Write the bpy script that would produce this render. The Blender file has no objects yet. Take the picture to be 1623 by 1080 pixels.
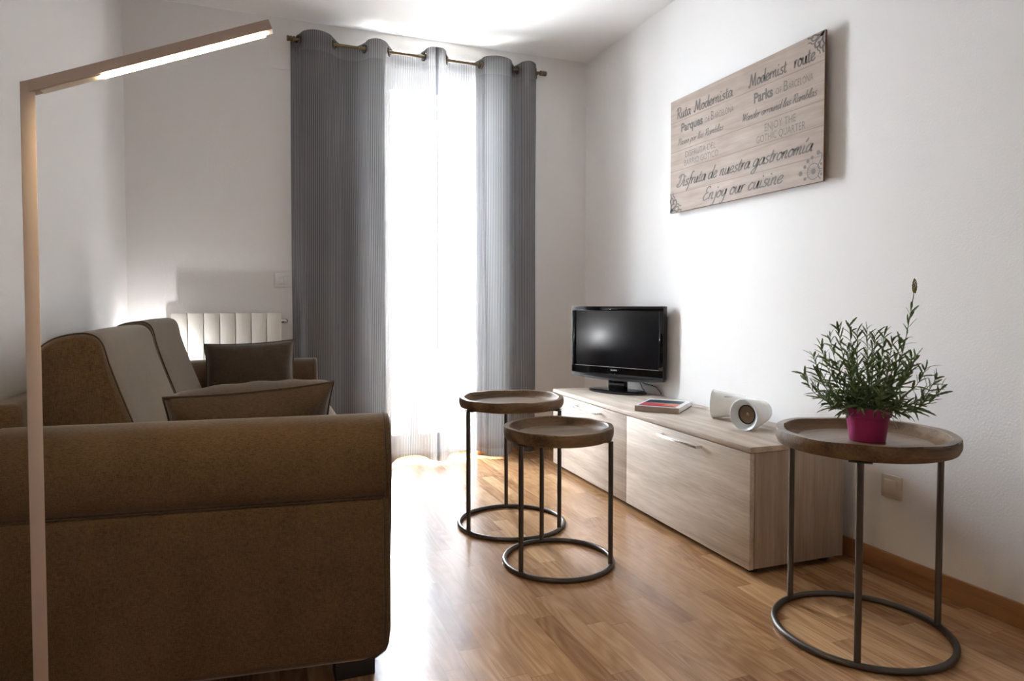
import bpy, bmesh, math, random
from mathutils import Vector, Matrix
rnd = random.Random(7)
S = bpy.context.scene
COL = S.collection
PI = math.pi

# ------------------------------------------------------------------ materials
def mat(name):
    m = bpy.data.materials.new(name); m.use_nodes = True
    nt = m.node_tree; nt.nodes.clear()
    out = nt.nodes.new('ShaderNodeOutputMaterial')
    return m, nt, out

def N(nt, kind, **kw):
    n = nt.nodes.new(kind)
    for k, v in kw.items():
        if k.startswith('i_'):
            key = k[2:]; key = int(key) if key.isdigit() else key.replace('_', ' ')
            n.inputs[key].default_value = v
        else:
            setattr(n, k, v)
    return n

def L(nt, a, b): nt.links.new(a, b)

def c4(c): return (c[0], c[1], c[2], 1)

def simple(name, col, rough=.5, metal=0, spec=.5, bump=0, bscale=200, sheen=0, var=0):
    m, nt, out = mat(name)
    p = N(nt, 'ShaderNodeBsdfPrincipled')
    p.inputs['Base Color'].default_value = c4(col); p.inputs['Roughness'].default_value = rough
    p.inputs['Metallic'].default_value = metal; p.inputs['Specular IOR Level'].default_value = spec
    p.inputs['Sheen Weight'].default_value = sheen
    tc = N(nt, 'ShaderNodeTexCoord')
    if bump or var:
        no = N(nt, 'ShaderNodeTexNoise', i_Scale=bscale, i_Detail=4.0)
        L(nt, tc.outputs['Object'], no.inputs['Vector'])
        if bump:
            b = N(nt, 'ShaderNodeBump', i_Strength=bump, i_Distance=.002)
            L(nt, no.outputs['Fac'], b.inputs['Height']); L(nt, b.outputs['Normal'], p.inputs['Normal'])
        if var:
            mx = N(nt, 'ShaderNodeMix', data_type='RGBA')
            mx.inputs[6].default_value = c4([x*(1-var) for x in col]); mx.inputs[7].default_value = c4([min(1, x*(1+var)) for x in col])
            no2 = N(nt, 'ShaderNodeTexNoise', i_Scale=bscale*.15, i_Detail=5.0)
            L(nt, tc.outputs['Object'], no2.inputs['Vector'])
            L(nt, no2.outputs['Fac'], mx.inputs[0]); L(nt, mx.outputs[2], p.inputs['Base Color'])
    L(nt, p.outputs[0], out.inputs[0])
    return m

def emit(name, col, s):
    m, nt, out = mat(name)
    e = N(nt, 'ShaderNodeEmission', i_Strength=s); e.inputs[0].default_value = c4(col)
    L(nt, e.outputs[0], out.inputs[0]); return m

def wood(name, dark, light, axis=1, fine=1.0, rough=.55, ring=.0, spec=.3, bump=.15, cont=1.0, rot=0):
    """streaky grain along one object axis"""
    m, nt, out = mat(name)
    p = N(nt, 'ShaderNodeBsdfPrincipled', i_Roughness=rough)
    p.inputs['Specular IOR Level'].default_value = spec
    tc = N(nt, 'ShaderNodeTexCoord'); mp = N(nt, 'ShaderNodeMapping')
    sc = [26*fine]*3; sc[axis] = 1.6*fine
    mp.inputs['Scale'].default_value = sc; mp.inputs['Rotation'].default_value = (0, 0, rot)
    L(nt, tc.outputs['Object'], mp.inputs['Vector'])
    n1 = N(nt, 'ShaderNodeTexNoise', i_Scale=1.0, i_Detail=6.0, i_Roughness=.65, i_Distortion=.6)
    L(nt, mp.outputs[0], n1.inputs['Vector'])
    mp2 = N(nt, 'ShaderNodeMapping'); sc2 = [230*fine]*3; sc2[axis] = 9*fine
    mp2.inputs['Scale'].default_value = sc2; mp2.inputs['Rotation'].default_value = (0, 0, rot)
    L(nt, tc.outputs['Object'], mp2.inputs['Vector'])
    n2 = N(nt, 'ShaderNodeTexNoise', i_Scale=1.0, i_Detail=3.0)
    L(nt, mp2.outputs[0], n2.inputs['Vector'])
    mp3 = N(nt, 'ShaderNodeMapping'); sc3 = [3.2*fine]*3; sc3[axis] = .55*fine
    mp3.inputs['Scale'].default_value = sc3; mp3.inputs['Rotation'].default_value = (0, 0, rot)
    L(nt, tc.outputs['Object'], mp3.inputs['Vector'])
    n3 = N(nt, 'ShaderNodeTexNoise', i_Scale=1.0, i_Detail=2.0)
    L(nt, mp3.outputs[0], n3.inputs['Vector'])
    # contour lines of the slow noise make cathedral figure
    mul = N(nt, 'ShaderNodeMath', operation='MULTIPLY', i_1=55.0); L(nt, n3.outputs['Fac'], mul.inputs[0])
    sn = N(nt, 'ShaderNodeMath', operation='SINE'); L(nt, mul.outputs[0], sn.inputs[0])
    ma = N(nt, 'ShaderNodeMath', operation='MULTIPLY_ADD', i_1=ring*.5, i_2=0.0); L(nt, sn.outputs[0], ma.inputs[0])
    a1 = N(nt, 'ShaderNodeMath', operation='ADD'); L(nt, n1.outputs['Fac'], a1.inputs[0]); L(nt, ma.outputs[0], a1.inputs[1])
    a2 = N(nt, 'ShaderNodeMath', operation='MULTIPLY_ADD', i_1=.55, i_2=-.27); L(nt, n2.outputs['Fac'], a2.inputs[0])
    a3 = N(nt, 'ShaderNodeMath', operation='ADD'); L(nt, a1.outputs[0], a3.inputs[0]); L(nt, a2.outputs[0], a3.inputs[1])
    r = N(nt, 'ShaderNodeValToRGB')
    lo = .5-.28/cont; hi = .5+.28/cont
    r.color_ramp.elements[0].position = max(0, lo); r.color_ramp.elements[0].color = c4(dark)
    r.color_ramp.elements[1].position = min(1, hi); r.color_ramp.elements[1].color = c4(light)
    L(nt, a3.outputs[0], r.inputs[0]); L(nt, r.outputs[0], p.inputs['Base Color'])
    b = N(nt, 'ShaderNodeBump', i_Strength=bump, i_Distance=.002)
    L(nt, a3.outputs[0], b.inputs['Height']); L(nt, b.outputs[0], p.inputs['Normal'])
    L(nt, p.outputs[0], out.inputs[0]); return m

def floor_mat():
    m, nt, out = mat('oak_laminate')
    p = N(nt, 'ShaderNodeBsdfPrincipled'); p.inputs['Specular IOR Level'].default_value = .55
    tc = N(nt, 'ShaderNodeTexCoord'); sep = N(nt, 'ShaderNodeSeparateXYZ'); L(nt, tc.outputs['Object'], sep.inputs[0])
    def M(op, a, b=None, c=None):
        n = N(nt, 'ShaderNodeMath', operation=op)
        for i, v in enumerate((a, b, c)):
            if v is None: continue
            if isinstance(v, (int, float)): n.inputs[i].default_value = v
            else: L(nt, v, n.inputs[i])
        return n.outputs[0]
    sx = M('DIVIDE', sep.outputs['X'], .066)
    strip = M('FLOOR', sx); fx = M('FRACT', sx)
    w1 = N(nt, 'ShaderNodeTexWhiteNoise', noise_dimensions='1D'); L(nt, strip, w1.inputs['W'])
    ln = M('MULTIPLY_ADD', w1.outputs['Value'], .16, .36)
    off = M('MULTIPLY', w1.outputs['Value'], 7.31)
    sy = M('DIVIDE', M('ADD', sep.outputs['Y'], off), ln)
    brd = M('FLOOR', sy); fy = M('FRACT', sy)
    cmb = N(nt, 'ShaderNodeCombineXYZ'); L(nt, strip, cmb.inputs[0]); L(nt, brd, cmb.inputs[1])
    w2 = N(nt, 'ShaderNodeTexWhiteNoise', noise_dimensions='2D'); L(nt, cmb.outputs[0], w2.inputs['Vector'])
    # grain
    cg = N(nt, 'ShaderNodeCombineXYZ')
    L(nt, M('MULTIPLY', sep.outputs['X'], 60.0), cg.inputs[0]); L(nt, M('MULTIPLY', sep.outputs['Y'], 2.6), cg.inputs[1])
    L(nt, M('MULTIPLY', w2.outputs['Value'], 40.0), cg.inputs[2])
    g = N(nt, 'ShaderNodeTexNoise', i_Scale=1.0, i_Detail=6.0, i_Roughness=.65, i_Distortion=1.0); L(nt, cg.outputs[0], g.inputs['Vector'])
    cg2 = N(nt, 'ShaderNodeCombineXYZ')
    L(nt, M('MULTIPLY', sep.outputs['X'], 11.0), cg2.inputs[0]); L(nt, M('MULTIPLY', sep.outputs['Y'], 1.6), cg2.inputs[1])
    L(nt, M('MULTIPLY', w2.outputs['Value'], 90.0), cg2.inputs[2])
    g2 = N(nt, 'ShaderNodeTexNoise', i_Scale=1.0, i_Detail=1.0); L(nt, cg2.outputs[0], g2.inputs['Vector'])
    fig = M('MULTIPLY', M('SINE', M('MULTIPLY', g2.outputs['Fac'], 70.0)), .09)
    t = M('ADD', M('MULTIPLY_ADD', w2.outputs['Value'], .45, -.03), M('ADD', fig, M('MULTIPLY_ADD', g.outputs['Fac'], .8, -.2)))
    r = N(nt, 'ShaderNodeValToRGB'); L(nt, t, r.inputs[0])
    e = r.color_ramp.elements
    e[0].position = .05; e[0].color = (.25, .122, .052, 1)
    e[1].position = .95; e[1].color = (.66, .44, .245, 1)
    x = e.new(.5); x.color = (.46, .262, .128, 1)
    jx = M('LESS_THAN', fx, .018); jy = M('LESS_THAN', fy, .004); jo = M('MAXIMUM', jx, jy)
    mx = N(nt, 'ShaderNodeMix', data_type='RGBA'); mx.inputs[7].default_value = (.16, .075, .03, 1)
    L(nt, M('MULTIPLY', jo, .55), mx.inputs[0]); L(nt, r.outputs[0], mx.inputs[6]); L(nt, mx.outputs[2], p.inputs['Base Color'])
    L(nt, M('MULTIPLY_ADD', g.outputs['Fac'], .12, .17), p.inputs['Roughness'])
    b = N(nt, 'ShaderNodeBump', i_Strength=.22, i_Distance=.0012)
    L(nt, M('SUBTRACT', g.outputs['Fac'], M('MULTIPLY', jo, .6)), b.inputs['Height']); L(nt, b.outputs[0], p.inputs['Normal'])
    L(nt, p.outputs[0], out.inputs[0]); return m

def fabric(name, a, b, scale=900, sheen=.4, rough=.9):
    """woven cloth: mottled threads in two directions"""
    m, nt, out = mat(name)
    p = N(nt, 'ShaderNodeBsdfPrincipled', i_Roughness=rough); p.inputs['Specular IOR Level'].default_value = .15
    p.inputs['Sheen Weight'].default_value = sheen; p.inputs['Sheen Roughness'].default_value = .45
    tc = N(nt, 'ShaderNodeTexCoord')
    fs = []
    for s in ((scale*.12, scale*.12, scale), (scale, scale, scale*.12)):
        mp = N(nt, 'ShaderNodeMapping'); mp.inputs['Scale'].default_value = s
        L(nt, tc.outputs['Object'], mp.inputs[0])
        n = N(nt, 'ShaderNodeTexNoise', i_Scale=1.0, i_Detail=2.0); L(nt, mp.outputs[0], n.inputs['Vector']); fs.append(n)
    ad = N(nt, 'ShaderNodeMath', operation='ADD'); L(nt, fs[0].outputs['Fac'], ad.inputs[0]); L(nt, fs[1].outputs['Fac'], ad.inputs[1])
    big = N(nt, 'ShaderNodeTexNoise', i_Scale=9.0, i_Detail=3.0); L(nt, tc.outputs['Object'], big.inputs['Vector'])
    ad2 = N(nt, 'ShaderNodeMath', operation='MULTIPLY_ADD', i_1=.35, i_2=-.175); L(nt, big.outputs['Fac'], ad2.inputs[0])
    ad3 = N(nt, 'ShaderNodeMath', operation='ADD'); L(nt, ad.outputs[0], ad3.inputs[0]); L(nt, ad2.outputs[0], ad3.inputs[1])
    r = N(nt, 'ShaderNodeValToRGB'); r.color_ramp.elements[0].position = .6; r.color_ramp.elements[1].position = 1.4
    mr = N(nt, 'ShaderNodeMapRange'); mr.inputs[1].default_value = .65; mr.inputs[2].default_value = 1.35
    L(nt, ad3.outputs[0], mr.inputs[0])
    r.color_ramp.elements[0].position = 0; r.color_ramp.elements[1].position = 1
    r.color_ramp.elements[0].color = c4(a); r.color_ramp.elements[1].color = c4(b)
    L(nt, mr.outputs[0], r.inputs[0]); L(nt, r.outputs[0], p.inputs['Base Color'])
    bp = N(nt, 'ShaderNodeBump', i_Strength=.35, i_Distance=.001)
    L(nt, ad3.outputs[0], bp.inputs['Height']); L(nt, bp.outputs[0], p.inputs['Normal'])
    L(nt, p.outputs[0], out.inputs[0]); return m

def sheer_mat():
    m, nt, out = mat('striped_sheer')
    uv = N(nt, 'ShaderNodeUVMap'); sep = N(nt, 'ShaderNodeSeparateXYZ'); L(nt, uv.outputs[0], sep.inputs[0])
    def M(op, a, b=None, c=None):
        n = N(nt, 'ShaderNodeMath', operation=op)
        for i, v in enumerate((a, b, c)):
            if v is None: continue
            if isinstance(v, (int, float)): n.inputs[i].default_value = v
            else: L(nt, v, n.inputs[i])
        return n.outputs[0]
    s = M('SINE', M('MULTIPLY', sep.outputs[0], 2*PI/.0105))
    stripe = M('SMOOTH_MIN', M('MAXIMUM', M('MULTIPLY_ADD', s, 1.6, .5), 0.0), 1.0, .1)
    hem = M('MAXIMUM', M('GREATER_THAN', sep.outputs[1], HEM_TOP), M('LESS_THAN', sep.outputs[1], .062))
    col = N(nt, 'ShaderNodeMix', data_type='RGBA'); col.inputs[6].default_value = (.085, .083, .086, 1); col.inputs[7].default_value = (.235, .23, .235, 1)
    L(nt, stripe, col.inputs[0])
    d = N(nt, 'ShaderNodeBsdfDiffuse'); L(nt, col.outputs[2], d.inputs[0])
    t = N(nt, 'ShaderNodeBsdfTranslucent'); L(nt, col.outputs[2], t.inputs[0])
    m1 = N(nt, 'ShaderNodeMixShader', i_0=.18); L(nt, d.outputs[0], m1.inputs[1]); L(nt, t.outputs[0], m1.inputs[2])
    tr = N(nt, 'ShaderNodeBsdfTransparent'); tr.inputs[0].default_value = (.97, .97, 1, 1)
    m2 = N(nt, 'ShaderNodeMixShader'); L(nt, m1.outputs[0], m2.inputs[1]); L(nt, tr.outputs[0], m2.inputs[2])
    # open weave: part of the light goes straight through, less at the doubled hems
    f = M('MULTIPLY', M('MULTIPLY_ADD', stripe, SHEER_B-SHEER_A, SHEER_A), M('MULTIPLY_ADD', hem, -.55, 1.0))
    L(nt, f, m2.inputs[0]); L(nt, m2.outputs[0], out.inputs[0]); return m

HEM_TOP = 2.352; SHEER_A = .16; SHEER_B = .34

def glass_mat():
    m, nt, out = mat('window_glass')
    tr = N(nt, 'ShaderNodeBsdfTransparent'); tr.inputs[0].default_value = (.96, .98, .98, 1)
    g = N(nt, 'ShaderNodeBsdfGlossy', i_Roughness=.02)
    lw = N(nt, 'ShaderNodeLayerWeight', i_Blend=.5)
    pw = N(nt, 'ShaderNodeMath', operation='POWER', i_1=5.0); L(nt, lw.outputs['Facing'], pw.inputs[0])
    fr = N(nt, 'ShaderNodeMath', operation='MULTIPLY_ADD', i_1=.6, i_2=.035); L(nt, pw.outputs[0], fr.inputs[0])
    mx = N(nt, 'ShaderNodeMixShader'); L(nt, fr.outputs[0], mx.inputs[0]); L(nt, tr.outputs[0], mx.inputs[1]); L(nt, g.outputs[0], mx.inputs[2])
    L(nt, mx.outputs[0], out.inputs[0]); return m

def printed_board():
    """pale printed planks with joint lines at the heights of the sign's boards"""
    m, nt, out = mat('printed_planks')
    p = N(nt, 'ShaderNodeBsdfPrincipled', i_Roughness=.6); p.inputs['Specular IOR Level'].default_value = .25
    tc = N(nt, 'ShaderNodeTexCoord'); sep = N(nt, 'ShaderNodeSeparateXYZ'); L(nt, tc.outputs['Object'], sep.inputs[0])
    mp = N(nt, 'ShaderNodeMapping'); mp.inputs['Scale'].default_value = (40, 3.5, 40); L(nt, tc.outputs['Object'], mp.inputs[0])
    n1 = N(nt, 'ShaderNodeTexNoise', i_Scale=1.0, i_Detail=6.0, i_Roughness=.6, i_Distortion=.8); L(nt, mp.outputs[0], n1.inputs['Vector'])
    n2 = N(nt, 'ShaderNodeTexNoise', i_Scale=5.0, i_Detail=2.0); L(nt, tc.outputs['Object'], n2.inputs['Vector'])
    def M(op, a, b=None, c=None):
        n = N(nt, 'ShaderNodeMath', operation=op)
        for i, v in enumerate((a, b, c)):
            if v is None: continue
            if isinstance(v, (int, float)): n.inputs[i].default_value = v
            else: L(nt, v, n.inputs[i])
        return n.outputs[0]
    r = N(nt, 'ShaderNodeValToRGB')
    r.color_ramp.elements[0].position = .3; r.color_ramp.elements[0].color = (.31, .235, .19, 1)
    r.color_ramp.elements[1].position = .72; r.color_ramp.elements[1].color = (.47, .38, .325, 1)
    L(nt, M('MULTIPLY_ADD', n2.outputs['Fac'], .35, M('MULTIPLY', n1.outputs['Fac'], .65)), r.inputs[0])
    jo = None
    for z, s in ((2.007-.578*.198, 1), (2.007-.578*.335, .25), (2.007-.578*.46, 1), (2.007-.578*.63, 1), (2.007-.578*.83, 1)):
        q = M('MULTIPLY', M('LESS_THAN', M('ABSOLUTE', M('SUBTRACT', sep.outputs[2], z-BOARD_Z)), .0014), s)
        jo = q if jo is None else M('MAXIMUM', jo, q)
    mx = N(nt, 'ShaderNodeMix', data_type='RGBA'); mx.inputs[7].default_value = (.22, .16, .13, 1)
    L(nt, M('MULTIPLY', jo, .75), mx.inputs[0]); L(nt, r.outputs[0], mx.inputs[6]); L(nt, mx.outputs[2], p.inputs['Base Color'])
    L(nt, p.outputs[0], out.inputs[0]); return m
BOARD_Z = 1.718

M_ = dict(
    wall=simple('wall_plaster', (.80, .782, .77), .75, spec=.3, bump=.3, bscale=140),
    ceil=simple('ceiling_paint', (.82, .81, .80), .85, spec=.2),
    floor=floor_mat(),
    base=wood('skirting_oak', (.30, .135, .05), (.43, .22, .095), axis=1, fine=.7, rough=.4),
    white=simple('white_lacquer', (.82, .82, .80), .35),
    cream=simple('cream_enamel', (.78, .745, .69), .35),
    frame=simple('door_lacquer', (.80, .78, .76), .4),
    switch=simple('switch_plastic', (.78, .76, .74), .3),
    ivory=simple('ivory_plastic', (.66, .60, .50), .3),
    sofa=fabric('sofa_weave', (.048, .028, .0135), (.142, .089, .045)),
    pipe=fabric('piping_cord', (.036, .023, .013), (.075, .048, .028)),
    pillow=fabric('pillow_weave', (.040, .026, .016), (.105, .071, .046)),
    black=simple('black_plastic', (.006, .006, .007), .3, spec=.4),
    gloss=simple('gloss_black', (.004, .004, .005), .06, spec=.6),
    screen=simple('screen_black', (.006, .006, .008), .16, spec=.5),
    chin=simple('grey_trim', (.055, .06, .068), .35, spec=.5),
    silver=simple('silver_line', (.55, .56, .58), .25, metal=.6),
    metal=simple('raw_steel', (.105, .092, .082), .38, metal=.8, var=.35, bscale=60),
    brass=simple('aged_brass', (.19, .14, .085), .3, metal=.9),
    bronze=simple('dark_bronze', (.10, .075, .055), .35, metal=.85),
    chrome=simple('brushed_chrome', (.72, .71, .70), .25, metal=1),
    lamp=simple('champagne_metal', (.58, .47, .41), .42, metal=.15),
    lampw=simple('white_inner', (.80, .78, .75), .5),
    oakH=wood('grey_oak_long', (.40, .325, .26), (.66, .575, .49), axis=1, fine=.9, ring=.18, rough=.5, cont=1.1),
    oakV=wood('grey_oak_upright', (.30, .225, .17), (.47, .37, .295), axis=2, fine=.9, ring=.12, rough=.55, cont=1.1),
    tray=wood('rustic_teak', (.06, .033, .016), (.215, .132, .072), axis=0, fine=.8, ring=.28, rough=.65, bump=.4, rot=.5),
    tray_lit=wood('lit_teak', (.085, .053, .031), (.24, .17, .11), axis=0, fine=.8, ring=.3, spec=.6, rough=.3, bump=.4, rot=.5),  # paler copy of the tray teak, for faces that catch the window light
    pot=simple('magenta_plastic', (.34, .025, .125), .38, spec=.4),
    soil=simple('dark_soil', (.02, .013, .008), .95, bump=1, bscale=120),
    leaf=simple('lavender_leaf', (.125, .185, .072), .55, var=.45, bscale=150),
    stem=simple('green_stem', (.10, .14, .045), .6),
    bud=simple('flower_bud', (.16, .15, .035), .7, var=.4, bscale=1500),
    speaker=simple('speaker_shell', (.84, .83, .81), .25),
    horn=simple('speaker_horn', (.74, .79, .84), .25),
    cone=simple('driver_cone', (.36, .27, .20), .3, metal=.8),
    ink=simple('printed_ink', (.150, .128, .115), .7),
    inkl=simple('faded_ink', (.175, .152, .138), .7),
    edge=simple('board_edge', (.17, .085, .045), .7),
    led=emit('led_diffuser', (1, .78, .46), 240),
    sheer=sheer_mat(), glass=glass_mat(), board=printed_board(),
    tile=simple('balcony_tile', (.75, .73, .70), .8), render=simple('outside_render', (.8, .79, .77), .9),
    grey=simple('mark_grey', (.35, .35, .36), .6), rubber=simple('black_rubber', (.012, .012, .012), .6),
    page=simple('paper_edge', (.80, .79, .76), .8, bump=.3, bscale=900), spine=simple('book_spine', (.36, .28, .235), .6),
    cover=simple('book_cover_white', (.80, .80, .80), .3), red=simple('cover_red', (.52, .055, .065), .3), navy=simple('cover_dark', (.02, .04, .055), .3),
    orange=simple('cover_coral', (.60, .19, .14), .3), teal=simple('cover_teal', (.28, .45, .45), .3),
)

# ------------------------------------------------------------------ object helpers
def mk(name, verts, faces, m, parent=None, smooth=False, bevel=0, bseg=2, uvs=None, sub=0, sharp=None):
    """one mesh object from world-space points; under a parent its points are kept relative to the parent's base"""
    o0 = Vector((0, 0, 0))
    if parent is not None:
        p = parent
        while p is not None: o0 += Vector(p.location); p = p.parent
        vs = [tuple(Vector(v)-o0) for v in verts]; loc = (0, 0, 0)
    else:
        vs = [tuple(v) for v in verts]; loc = (0, 0, 0)
    me = bpy.data.meshes.new(name); me.from_pydata(vs, [], faces); me.validate()
    bm = bmesh.new(); bm.from_mesh(me)
    bmesh.ops.recalc_face_normals(bm, faces=bm.faces[:])
    if bevel:
        ed = [e for e in bm.edges if len(e.link_faces) == 2 and e.calc_face_angle(0) > .5]
        bmesh.ops.bevel(bm, geom=ed, offset=bevel, segments=bseg, affect='EDGES', profile=.5)
    if uvs is not None:
        pass
    bm.to_mesh(me); bm.free()
    if uvs is not None:
        ul = me.uv_layers.new(name='UVMap')
        for lp in me.loops: ul.data[lp.index].uv = uvs[lp.vertex_index]
    me.materials.append(M_[m] if isinstance(m, str) else m)
    if smooth or bevel:
        for f in me.polygons: f.use_smooth = True
        me.set_sharp_from_angle(angle=math.radians(40 if sharp is None else sharp))
    o = bpy.data.objects.new(name, me); COL.objects.link(o); o.location = loc
    if parent is not None: o.parent = parent
    if sub:
        md = o.modifiers.new('sub', 'SUBSURF'); md.levels = sub; md.render_levels = sub
    return o

def thing(name, label, cat, loc, group=None):
    o = bpy.data.objects.new(name, None); COL.objects.link(o); o.location = loc; o.empty_display_size = .1
    o['label'] = label; o['category'] = cat
    if group: o['group'] = group
    return o

def tag(o, label, cat, group=None):
    o['label'] = label; o['category'] = cat
    if group: o['group'] = group
    return o

def struct(o): o['kind'] = 'structure'; return o

class G:
    """collects shapes for one mesh"""
    def __init__(s): s.v = []; s.f = []
    def add(s, v, f):
        n = len(s.v); s.v += [tuple(x) for x in v]; s.f += [tuple(i+n for i in q) for q in f]; return s
    def box(s, a, b, T=None):
        x0, y0, z0 = a; x1, y1, z1 = b
        v = [(x0,y0,z0),(x1,y0,z0),(x1,y1,z0),(x0,y1,z0),(x0,y0,z1),(x1,y0,z1),(x1,y1,z1),(x0,y1,z1)]
        if T: v = [T(*p) for p in v]
        return s.add(v, [(0,3,2,1),(4,5,6,7),(0,1,5,4),(1,2,6,5),(2,3,7,6),(3,0,4,7)])
    def tube(s, pts, r, n=10, closed=False, cap=True):
        pts = [Vector(p) for p in pts]; m = len(pts); rs = r if isinstance(r, (list, tuple)) else [r]*m
        tang = []
        for i in range(m):
            if closed: t = pts[(i+1) % m]-pts[i-1]
            else: t = pts[min(i+1, m-1)]-pts[max(i-1, 0)]
            tang.append(t.normalized())
        up = Vector((0, 0, 1)) if abs(tang[0].z) < .9 else Vector((1, 0, 0))
        u = tang[0].cross(up).normalized(); v = []; f = []
        for i in range(m):
            t = tang[i]; u = (u-t*u.dot(t)).normalized(); w = t.cross(u)
            for k in range(n):
                a = 2*PI*k/n; v.append(pts[i]+(u*math.cos(a)+w*math.sin(a))*rs[i])
        for i in range(m if closed else m-1):
            j = (i+1) % m
            for k in range(n):
                f.append((i*n+k, i*n+(k+1) % n, j*n+(k+1) % n, j*n+k))
        if cap and not closed:
            f.append(tuple(range(n))[::-1]); f.append(tuple((m-1)*n+k for k in range(n)))
        return s.add(v, f)
    def lathe(s, prof, c=(0, 0, 0), n=48, T=None, close=False):
        """profile (r, z) turned about z (or about T's axis)"""
        v = []; f = []; m = len(prof)
        for i, (r, z) in enumerate(prof):
            for k in range(n):
                a = 2*PI*k/n; p = (r*math.cos(a), r*math.sin(a), z)
                v.append(T(*p) if T else (p[0]+c[0], p[1]+c[1], p[2]+c[2]))
        for i in range(m if close else m-1):
            j = (i+1) % m
            for k in range(n): f.append((i*n+k, i*n+(k+1) % n, j*n+(k+1) % n, j*n+k))
        if not close:
            if prof[0][0] > 1e-6: f.append(tuple(range(n))[::-1])
            if prof[-1][0] > 1e-6: f.append(tuple((m-1)*n+k for k in range(n)))
        return s.add(v, f)
    def ico(s, c, r, sub=2, sc=(1, 1, 1)):
        bm = bmesh.new(); bmesh.ops.create_icosphere(bm, subdivisions=sub, radius=1)
        bm.verts.ensure_lookup_table()
        v = [(c[0]+q.co.x*r*sc[0], c[1]+q.co.y*r*sc[1], c[2]+q.co.z*r*sc[2]) for q in bm.verts]
        f = [tuple(x.index for x in q.verts) for q in bm.faces]; bm.free(); return s.add(v, f)
    def mk(s, name, m, parent=None, **kw): return mk(name, s.v, s.f, m, parent, **kw)

def catmull(P, n=8, closed=False):
    P = [Vector(p) for p in P]; out = []; m = len(P)
    rng = m if closed else m-1
    for i in range(rng):
        if closed: a, b, c, d = P[i-1], P[i], P[(i+1) % m], P[(i+2) % m]
        else: a, b, c, d = P[max(i-1, 0)], P[i], P[i+1], P[min(i+2, m-1)]
        for k in range(n):
            t = k/n
            out.append(.5*((2*b)+(c-a)*t+(2*a-5*b+4*c-d)*t*t+(3*b-a-3*c+d)*t**3))
    if not closed: out.append(P[-1])
    return out

def frame2(o, e, d):
    """local (along, depth, z) -> world"""
    return lambda a, b, z: (o[0]+e[0]*a+d[0]*b, o[1]+e[1]*a+d[1]*b, o[2]+z if len(o) > 2 else z)

# ------------------------------------------------------------------ the room
XL, XR, YB, ZC, YF = -.583, 2.108, 3.998, 2.551, -4.2
DX0, DX1, DZ = .768, 1.336, 2.46          # balcony door opening
def boxobj(name, a, b, m, **kw): return G().box(a, b).mk(name, m, **kw)
struct(boxobj('floor', (XL-.2, YF-.2, -.1), (XR+.2, YB+.30, 0), 'floor'))
struct(boxobj('ceiling', (XL-.2, YF-.2, ZC), (XR+.2, YB+.30, ZC+.1), 'ceil'))
struct(boxobj('wall_left', (XL-.2, YF-.2, 0), (XL, YB+.30, ZC), 'wall'))
struct(boxobj('wall_right', (XR, YF-.2, 0), (XR+.2, YB+.30, ZC), 'wall'))
g = G(); W = .30
def grid_wall():
    # back wall with the door opening cut through it
    xs = [XL, DX0, DX1, XR]; zs = [0, DZ, ZC]
    for i in range(3):
        for j in range(2):
            if i == 1 and j == 0: continue
            g.box((xs[i], YB, zs[j]), (xs[i+1], YB+W, zs[j+1]))
grid_wall()
wb = g.mk('wall_back', 'wall'); struct(wb)
g = G(); g.box((XL, YF-.2, 0), (XR, YF, ZC)); struct(g.mk('wall_front', 'wall'))
# skirting boards
g = G(); g.box((XR-.013, YF, 0), (XR, YB, .073)); struct(g.mk('baseboard_right', 'base', bevel=.003))
g = G(); g.box((DX1+.01, YB-.013, 0), (XR-.014, YB, .073)); g.box((XL+.014, YB-.013, 0), (DX0-.01, YB, .073)); struct(g.mk('baseboard_back', 'base', bevel=.003))
g = G(); g.box((XL, YF, 0), (XL+.013, YB, .073)); struct(g.mk('baseboard_left', 'base', bevel=.003))

# balcony door: white frame, two glazed leaves, handle on the meeting stile
dy0, dy1 = YB+.16, YB+.215; DH = 2.335
g = G()
g.box((DX0, dy0-.01, 0), (DX0+.035, dy1+.01, DZ)); g.box((DX1-.03, dy0-.01, 0), (DX1, dy1+.01, DZ)); g.box((DX0+.035, dy0-.01, DH-.035), (DX1-.03, dy1+.01, DZ)); g.box((DX0+.035, dy0-.01, 0), (DX1-.03, dy1+.01, .03))
door = g.mk('door_1', 'frame', bevel=.003); struct(door)
MID = .975
def leaf(x0, x1, sl, sr):
    q = G(); z0, z1 = .032, DH-.037
    q.box((x0, dy0, z0), (x0+sl, dy1, z1)); q.box((x1-sr, dy0, z0), (x1, dy1, z1))
    q.box((x0+sl, dy0, z0), (x1-sr, dy1, .13)); q.box((x0+sl, dy0, z1-.02), (x1-sr, dy1, z1))
    fr = q.mk('door_leaf', 'frame', door, bevel=.003)
    G().box((x0+sl, dy0+.024, .13), (x1-sr, dy0+.03, z1-.02)).mk('pane', 'glass', fr)
    return fr
leaf(DX0+.037, MID-.002, .03, .028); lf = leaf(MID+.002, DX1-.032, .028, .028)
g = G(); g.box((MID-.012, dy0-.012, .99), (MID+.012, dy0-.0005, 1.10)); g.tube([(MID, dy0-.012, 1.045), (MID, dy0-.05, 1.045)], .008, 10); g.tube([(MID, dy0-.05, 1.05), (MID, dy0-.052, .99), (MID, dy0-.05, .93)], .009, 10)
g.mk('door_handle', 'chrome', lf, smooth=True)
# the balcony outside
struct(boxobj('balcony_floor', (-1.2, YB+.301, -.06), (3.2, YB+1.75, .0), 'tile'))
struct(boxobj('balcony_parapet', (-1.2, YB+1.75, -.06), (3.2, YB+1.9, .55), 'render'))

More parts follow.
